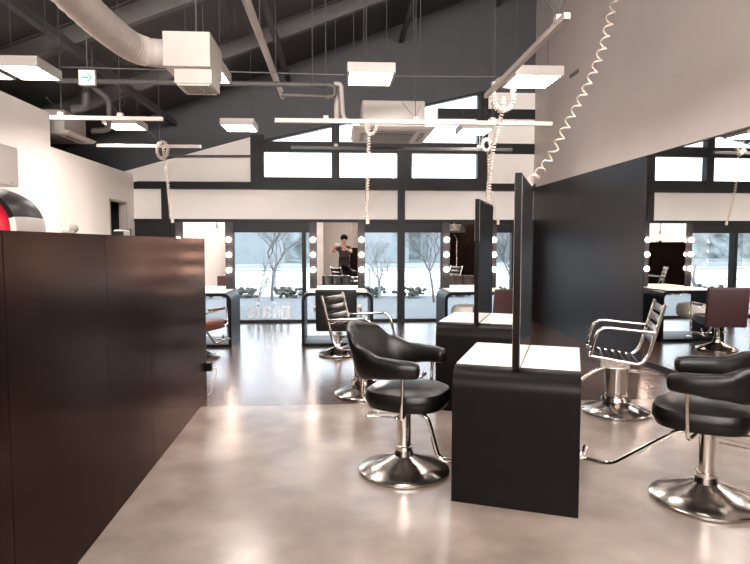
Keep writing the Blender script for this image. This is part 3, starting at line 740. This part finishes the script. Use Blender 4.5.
sub_skin(['pelvis', 'waist', 'belly', 'chest', 'ls', 'lsl', 'rs', 'rsl'], [('waist', 'pelvis'), ('pelvis', 'belly'), ('belly', 'chest'), ('chest', 'ls'), ('ls', 'lsl'), ('chest', 'rs'), ('rs', 'rsl')], .018, 'shirt', 'shirt')
sub_skin(['pelvis', 'lh', 'lk', 'la', 'rh', 'rk', 'ra'], [('pelvis', 'lh'), ('lh', 'lk'), ('lk', 'la'), ('pelvis', 'rh'), ('rh', 'rk'), ('rk', 'ra')], .014, 'trousers', 'trousers')
MB().ball((0, -.005, 1.70), .125, (.95, 1.02, .88)).ball((-.05, .06, 1.72), .055).ball((.04, .07, 1.72), .055).ball((0, -.06, 1.6), .08).build('hair', 'hair', pr)
fc_ = MB().ball((-.03, .125, 1.60), .008).ball((.03, .125, 1.60), .008).build('eyes', 'hair', pr)
MB().tube([(0, .13, 1.60), (0, .145, 1.572), (0, .128, 1.565)], [.006, .012, .008], 8).build('nose', 'skin', pr)
MB().tube([(-.02, .122, 1.538), (0, .128, 1.537), (.02, .122, 1.538)], .005, 6).build('mouth', 'print_', pr)
for s, w, tips in ((-1, J['lw'], 1), (1, J['rw'], -1)):
    w = Vector(w); out = MB(); ph = Vector((-.2, .37, 1.49))
    d = (ph-w).normalized(); pc = w+d*.05
    out.ball(pc, .038, (.7, 1, 1.1), 12, 8)
    for k in range(4):
        b0 = pc+Vector((0, .012, -.03+k*.02)); dx = tips*.05
        out.tube(smooth_path([b0, b0+Vector((dx*.4, .03, .008)), b0+Vector((dx*(.8+.05*k), .028, .015))], 4), [.010]*8+[.008], 8)
    out.tube(smooth_path([pc+Vector((0, -.01, -.02)), pc+Vector((tips*.03, -.025, -.01)), pc+Vector((tips*.055, -.02, .01))], 4), .011, 8)
    out.build('hand', 'skin', pr)
ph = thing('phone', 'pale phone held up by the person in the middle mirror', 'phone', (-.025, -.04, 1.49), 0)
MB().rbox((0, 0, 0), (.15, .009, .075), .006).build('case', 'phone', ph)

# ------------------------------------------------------------------ outdoors
struct(MB().box(-60, 60, YB+.15, 17.6, -.2, -.03).build('ground_paving', 'paving', smooth=False))
struct(MB().box(-120, 120, 17.6, 38, -.2, -.05).build('ground_open', 'field', smooth=False))
struct(MB().box(-160, 160, 38, 120, -.2, -.02).build('ground_bank', 'bank', smooth=False))
def hump(n, x0, x1, y, h, sd, name, mt):
    random.seed(sd); vs, fs = [], []
    for i in range(n+1):
        x = x0+(x1-x0)*i/n; hh = h*(.6+.4*random.random())
        for (dy, dz) in ((-3, 0), (-1.5, .75), (0, 1), (1.5, .75), (3, 0)): vs.append((x, y+dy+random.random()*.8, hh*dz-.02))
    for i in range(n):
        for j in range(4): a = i*5+j; fs.append((a, a+1, a+6, a+5))
    return MB().add(vs, fs).build(name, mt)
tag(hump(120, -70, 70, 62, 4.2, 3, 'tree_line', 'bank'), 'distant hazy band of scrub and trees beyond the open ground', 'tree line', kind='stuff')
def house(x, y, w, d, h, lab):
    t = thing('house', lab, 'house', (x, y, -.02), 0, 'distant houses across the open ground')
    MB().box(-w/2, w/2, -d/2, d/2, 0, h).build('wall', 'house', t, smooth=False)
    MB().prism([(-w/2-.3, h), (w/2+.3, h), (w/2-.8, h+1.3), (-w/2+.8, h+1.3)], -d/2-.3, d/2+.3).build('roof', 'hroof', t, smooth=False)
    k = int(w/1.4)
    for i in range(k):
        for r_ in (.25, .62): MB().box(-w/2+.9+i*1.3-.2, -w/2+.9+i*1.3+.2, -d/2-.03, -d/2, h*r_, h*(r_+.16)).build('window', 'rail', t, smooth=False)
house(-7.5, 50, 6.5, 5, 3.0, 'pale distant house seen through the left window behind the tree')
house(2.4, 52, 7, 5, 3.2, 'pale distant house seen through the window right of the middle mirror')
house(11, 55, 6, 5, 3.4, 'pale distant house behind the bare branches right of the thick post')
house(-17, 54, 7, 5, 2.6, 'pale distant house furthest left beyond the glass')
house(20, 56, 7, 5, 3.0, 'pale distant house furthest right beyond the glass')
# fence rail
t = thing('railing', 'grey outdoor railing crossing behind the window trees', 'railing', (0, 19.0, -.05), 0)
MB().tube([(-14, 0, .72), (16, 0, .72)], .025, 6).tube([(-14, 0, .35), (16, 0, .35)], .018, 6).build('rail', 'rail', t)
for k in range(11): MB().tube([(-14+3*k, 0, 0), (-14+3*k, 0, .8)], .04, 6).build('post', 'rail', t)
struct(MB().box(-60, 60, 37.6, 38, -.05, .25).build('trim_kerb', 'rail', smooth=False))
def tree(x, y, h, sd, label, mt='bark', spread=.5, depth=6, r=.06):
    random.seed(sd); mb = MB()
    def br(p, d, L, r, k):
        pts = [p]; q = p
        for i in range(3):
            d = (d+Vector((random.uniform(-.12, .12), random.uniform(-.12, .12), .04))).normalized(); q = q+d*L/3; pts.append(q)
        mb.tube(pts, [r, r*.88, r*.78, r*.66], 5 if k > 3 else 3, cap=False)
        if k == 0: return
        for j in range(3 if k > depth-2 else random.choice((2, 3))):
            a = random.uniform(0, 2*PI); s = spread*random.uniform(.7, 1.25)
            nd = (d+Vector((math.cos(a)*s, math.sin(a)*s, random.uniform(-.1, .25)))).normalized()
            br(q if j else pts[2], nd, L*random.uniform(.62, .8), r*.62, k-1)
    br(Vector((0, 0, 0)), Vector((0, 0, 1)), h*.30, r, depth)
    o = mb.build('bare_tree', mt); o.location = (x, y, -.08); tag(o, label, 'tree', 'bare trees outside'); return o
c = AY(272, 300, 16.2); tree(c.x, 16.2, 2.9, 11, 'bare tree standing in the middle of the left window', 'bark', .7, 8, .045)
c = AY(258, 300, 14.2); tree(c.x, 14.2, 1.6, 5, 'small forked bare tree left of the larger one in the left window', 'twig', .5, 5, .035)
c = AY(380, 300, 16.5); tree(c.x, 16.5, 2.0, 21, 'low spreading pale tree in the window right of the middle mirror', 'twig', .95, 6, .05)
c = AY(434, 300, 15.5); tree(c.x, 15.5, 2.9, 31, 'large bare tree filling the window right of the thick post', 'bark', .85, 8, .04)
c = AY(505, 300, 15.8); tree(c.x+.25, 15.8, 2.7, 41, 'bare tree in the narrow window by the tall divider', 'bark', .75, 7, .045)
random.seed(9)
sh = [(-3.9, 17.0), (-2.75, 17.2), (-1.45, 17.1), (-.1, 17.1), (.9, 17.2), (2.1, 17.0), (3.5, 17.2), (5.2, 17.1)]
wh = ['furthest left', 'left of the bare tree', 'at the foot of the bare tree', 'behind the middle table', 'in the window right of the middle mirror', 'by the thick post', 'below the large bare tree', 'furthest right']
for (x, y), w_ in zip(sh, wh):
    mb = MB()
    for k in range(70):
        a = random.uniform(0, 2*PI); rr = random.uniform(0, .42)
        mb.ball((math.cos(a)*rr*1.3, math.sin(a)*rr, .08+random.random()*.24), random.uniform(.04, .09), (1, 1, .7), 6, 4)
    o = mb.build('shrub', 'bush'); o.location = (x, y, -.08); tag(o, 'low grey-green shrub outside the glass, '+w_, 'shrub', 'low shrubs outside')

# ------------------------------------------------------------------ light
w = bpy.data.worlds.new('world'); scene.world = w; w.use_nodes = True
n, l = w.node_tree.nodes, w.node_tree.links; bg = n['Background']
tc = n.new('ShaderNodeTexCoord'); sp = n.new('ShaderNodeSeparateXYZ'); l.new(tc.outputs['Generated'], sp.inputs[0])
cr = n.new('ShaderNodeValToRGB'); cr.color_ramp.elements[0].position = 0; cr.color_ramp.elements[0].color = (.80, .90, .95, 1)
cr.color_ramp.elements[1].position = .35; cr.color_ramp.elements[1].color = (.93, .96, 1, 1)
l.new(sp.outputs['Z'], cr.inputs[0]); l.new(cr.outputs[0], bg.inputs['Color']); bg.inputs['Strength'].default_value = 1.25
vs = scene.view_settings; vs.view_transform = 'Standard'; vs.look = 'None'; vs.gamma = 1; vs.use_curve_mapping = False; vs.exposure = 1.8
# added fill lamps in made-up frames, unseen behind the camera, brightening the far end
def fill_light(x, z, w, h, e):
    struct(MB().box(x-w/2-.06, x+w/2+.06, YN, YN+.03, z-h/2-.06, z+h/2+.06).build('window_near', 'dark', smooth=False))  # made-up dark frame behind the added fill lamp
    d = bpy.data.lights.new('window_daylight', 'AREA'); d.shape = 'RECTANGLE'; d.size = w; d.size_y = h; d.energy = e; d.color = (1, .93, .88); d.spread = math.radians(110)
    o = bpy.data.objects.new('window_daylight', d); COL.objects.link(o); o.location = (x, YN+.05, z); o.rotation_euler = (math.radians(93), 0, PI)
    o.rotation_euler = (math.radians(88), 0, 0)
fill_light(-1.4, 3.6, 3.4, .9, 105)
fill_light(2.0, 4.3, 3.0, 1.4, 105)
